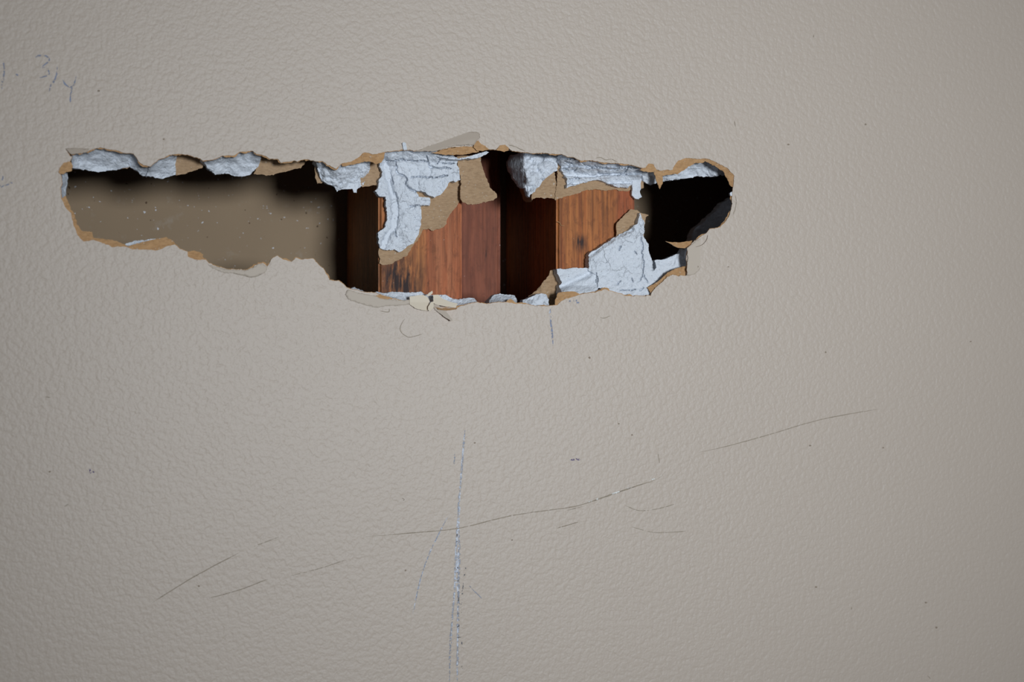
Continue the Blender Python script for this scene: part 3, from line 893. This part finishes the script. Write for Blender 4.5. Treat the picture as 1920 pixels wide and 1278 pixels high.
for k, (pts, w) in enumerate([([(873,1060),(869,1095),(866,1120),(864,1150)], 3.0), ([(866,1190),(866,1215),(867,1240),(864,1275)], 2.2), ([(858,1195),(870,1192)], 2.4),
                              ([(856,1000),(859,1060),(860,1110),(859,1180)], 4.5)]):
    line('pencil_line', pts, w, M_BLACKDOT, k + 31, False)
line('pencil_line', [(1031.5,578),(1032,590),(1033,605),(1035,622),(1037,648)], 3.0, M_PENCILB, 41)
line('pencil_line', [(1030,580),(1031,592),(1033,600)], 3.2, M_CHALK, 42)

def writing(strokes, label, w=2.2, seed=0.0):
    o = multi_ribbon('pencil_numeral', [curve_pts(s, 18) if len(s) > 2 else s for s in strokes], w, M_PENCILB, wall, seed)
    o['label'] = label
writing([[(-2,121),(5.6,116),(8,127.6),(7.5,138),(5.6,150),(2.5,157),(4,167)]], 'faint pencil figure 1', 3.4, 51)
writing([[(29.5,138.5),(34.5,142.5)]], 'faint pencil dot', 5.0, 52)
writing([[(67,107.5),(71,105),(77.6,104.4),(86,105),(92.6,110.7),(90,116),(84,121),(75,127.6)],
         [(76,127.5),(86,127.6),(92.6,136),(90,141),(83,143.5),(74,145.7)]], 'faint pencil figure 3', 3.0, 53)
writing([[(107.6,125),(106,139),(101,152.6),(95,161),(92,173)]], 'faint pencil stroke between figures', 3.2, 54)
writing([[(117.6,149),(121,156),(125,160),(131,163),(137.7,160),(140,154),(142.5,142)], [(135,162),(134,170),(132,180),(132,192)]], 'faint pencil figure 4', 3.0, 55)
writing([[(-2,324),(4,327),(5.6,332.6),(3.5,338)], [(-2,346),(2.5,350),(8,348),(15,346),(20,342.6),(24.5,345)]], 'tail of a faint pencil figure 2', 3.0, 56)

for k, (pts, w, m) in enumerate([
    ([(286,1129),(350,1089),(400,1061),(450,1035)], 1.9, M_SCR),
    ([(476,1024),(523,1006)], 1.6, M_SCRL),
    ([(392,1121),(450,1105),(502,1085)], 1.9, M_SCR),
    ([(545,1079),(600,1065),(648,1049)], 1.6, M_SCRL),
    ([(684,1006),(780,998),(860,990),(960,966),(1060,952),(1100,943),(1180,915),(1232,898),(1248,883)], 1.6, M_SCR),
    ([(1100,943),(1140,929),(1182,914.5),(1216,903.5)], 2.6, M_SCR),
    ([(1044,990),(1085,978)], 1.9, M_SCR),
    ([(1062,957),(1092,949)], 1.6, M_SCRL),
    ([(1172,947),(1200,957),(1235,953),(1270,943)], 1.6, M_SCRL),
    ([(1184,987),(1230,998),(1290,995)], 1.6, M_SCRL),
    ([(1308,848),(1360,837),(1440,815),(1540,786),(1650,766)], 1.5, M_SCR),
    ([(1234,850),(1235,858),(1237,868)], 1.5, M_SCRL),
    ([(85,744),(95,745)], 2.2, M_SCR), ([(121,949),(129,944)], 1.8, M_SCRL),
    ([(754,933),(758,936),(756,938)], 1.8, M_SCRL), ([(1525,70),(1526,66),(1528,63)], 1.8, M_SCR),
    ([(1588,193),(1593,193)], 1.8, M_SCR), ([(1377,226),(1379,238)], 2.4, M_SCRL),
    ([(1739,1266),(1745,1272)], 1.8, M_SCR), ([(1597,1137),(1596,1143)], 1.8, M_SCR),
    ([(285,88),(288,93)], 1.8, M_SCRL), ([(1125,595),(1133,596),(1144,592)], 1.5, M_SCRL)]):
    line('scratch', pts, w, m, 0.9 * k + 61, True, 0.3, 0.00003)
for k, pts in enumerate([[(1103,940.5),(1110,938.5)], [(1117,936),(1130,932)], [(1145,927),(1164,920)], [(1172,917),(1184,912.5)], [(1218,900.5),(1229,896.5)]]):
    o = line('scratch', pts, 2.6, M_WHITE, k + 91, True, 0.3, 0.00005)  # short white streaks laid along the long scratch
    o['label'] = 'white streak in the scratch'
for k, pts in enumerate([
    [(759,597),(752.5,607.6),(750,618),(757.7,627.4),(768,632),(782,629),(793,625.6)],
    [(648,553),(656,561),(672,566),(684,571)], [(685,567),(700,575),(716,575)], [(712,582),(728,585),(730,578)],
    [(1115,296.6),(1126,295.6),(1135.6,300),(1147,298.4),(1160,306)], [(953,271),(968,275.7),(985,284)],
    [(1379,366),(1380.5,384),(1374,404)], [(437,512.5),(455,515.5),(474,519.5),(497,511)], [(648,546),(660,550),(664,552)], [(366,487),(372,488)]]):
    o = line('crack', pts, 1.5, M_SCR, k + 101, True, 1.2, 0.00003)
    o['label'] = 'fine crack in the paint'
for k, (x, y, w, h, m) in enumerate([(1068,861.5,9,2.4,M_INK), (1079,860.5,9,3.2,M_INK), (168.5,878,2.4,9,M_INK), (171,884.5,6,2.4,M_INK), (1064,564,6,2.6,M_PENCILB), (1075,563,7,2.6,M_PENCILB), (1081,567,5,2.2,M_PENCILB)]):
    pts = [(x, y), (x + w, y)] if w > h else [(x, y), (x + 1.5, y + h)]
    line('ink_speck', pts, min(w, h) * 1.4, m, k + 121, False)
def speck(x, y, r):
    a = RNG.random() * 3.14
    n = 9
    vs = []
    for k in range(n):
        t = 2 * math.pi * k / n
        rr = r * (0.7 + 0.6 * RNG.random())
        p = P(x + math.cos(t + a) * rr * 1.3, y + math.sin(t + a) * rr, 0)
        vs.append((p[0], -0.00009, p[2]))
    me = bpy.data.meshes.new('dirt_speck')
    me.from_pydata(vs, [], [list(range(n))])
    me.update()
    return link('dirt_speck', me, M_SPECK, wall)
for x, y, r in [(185,170,1.8), (307,261,1.4), (890,830,1.6), (93,884,1.5), (1478,271,1.6), (1623,233,1.5), (1105,670,1.9), (1656,839,1.4), (1519,835,1.5), (1548,660,1.5),
                (1736,1129,1.5), (1756,1176,1.7), (1530,1100,1.6), (373,1098,1.7), (1307,500,1.8), (760,1069,1.4), (1160,794,1.2), (1185,815,1.2), (960,1012,1.2), (1820,640,1.3), (1366,500,1.2)]:
    speck(x, y, r)
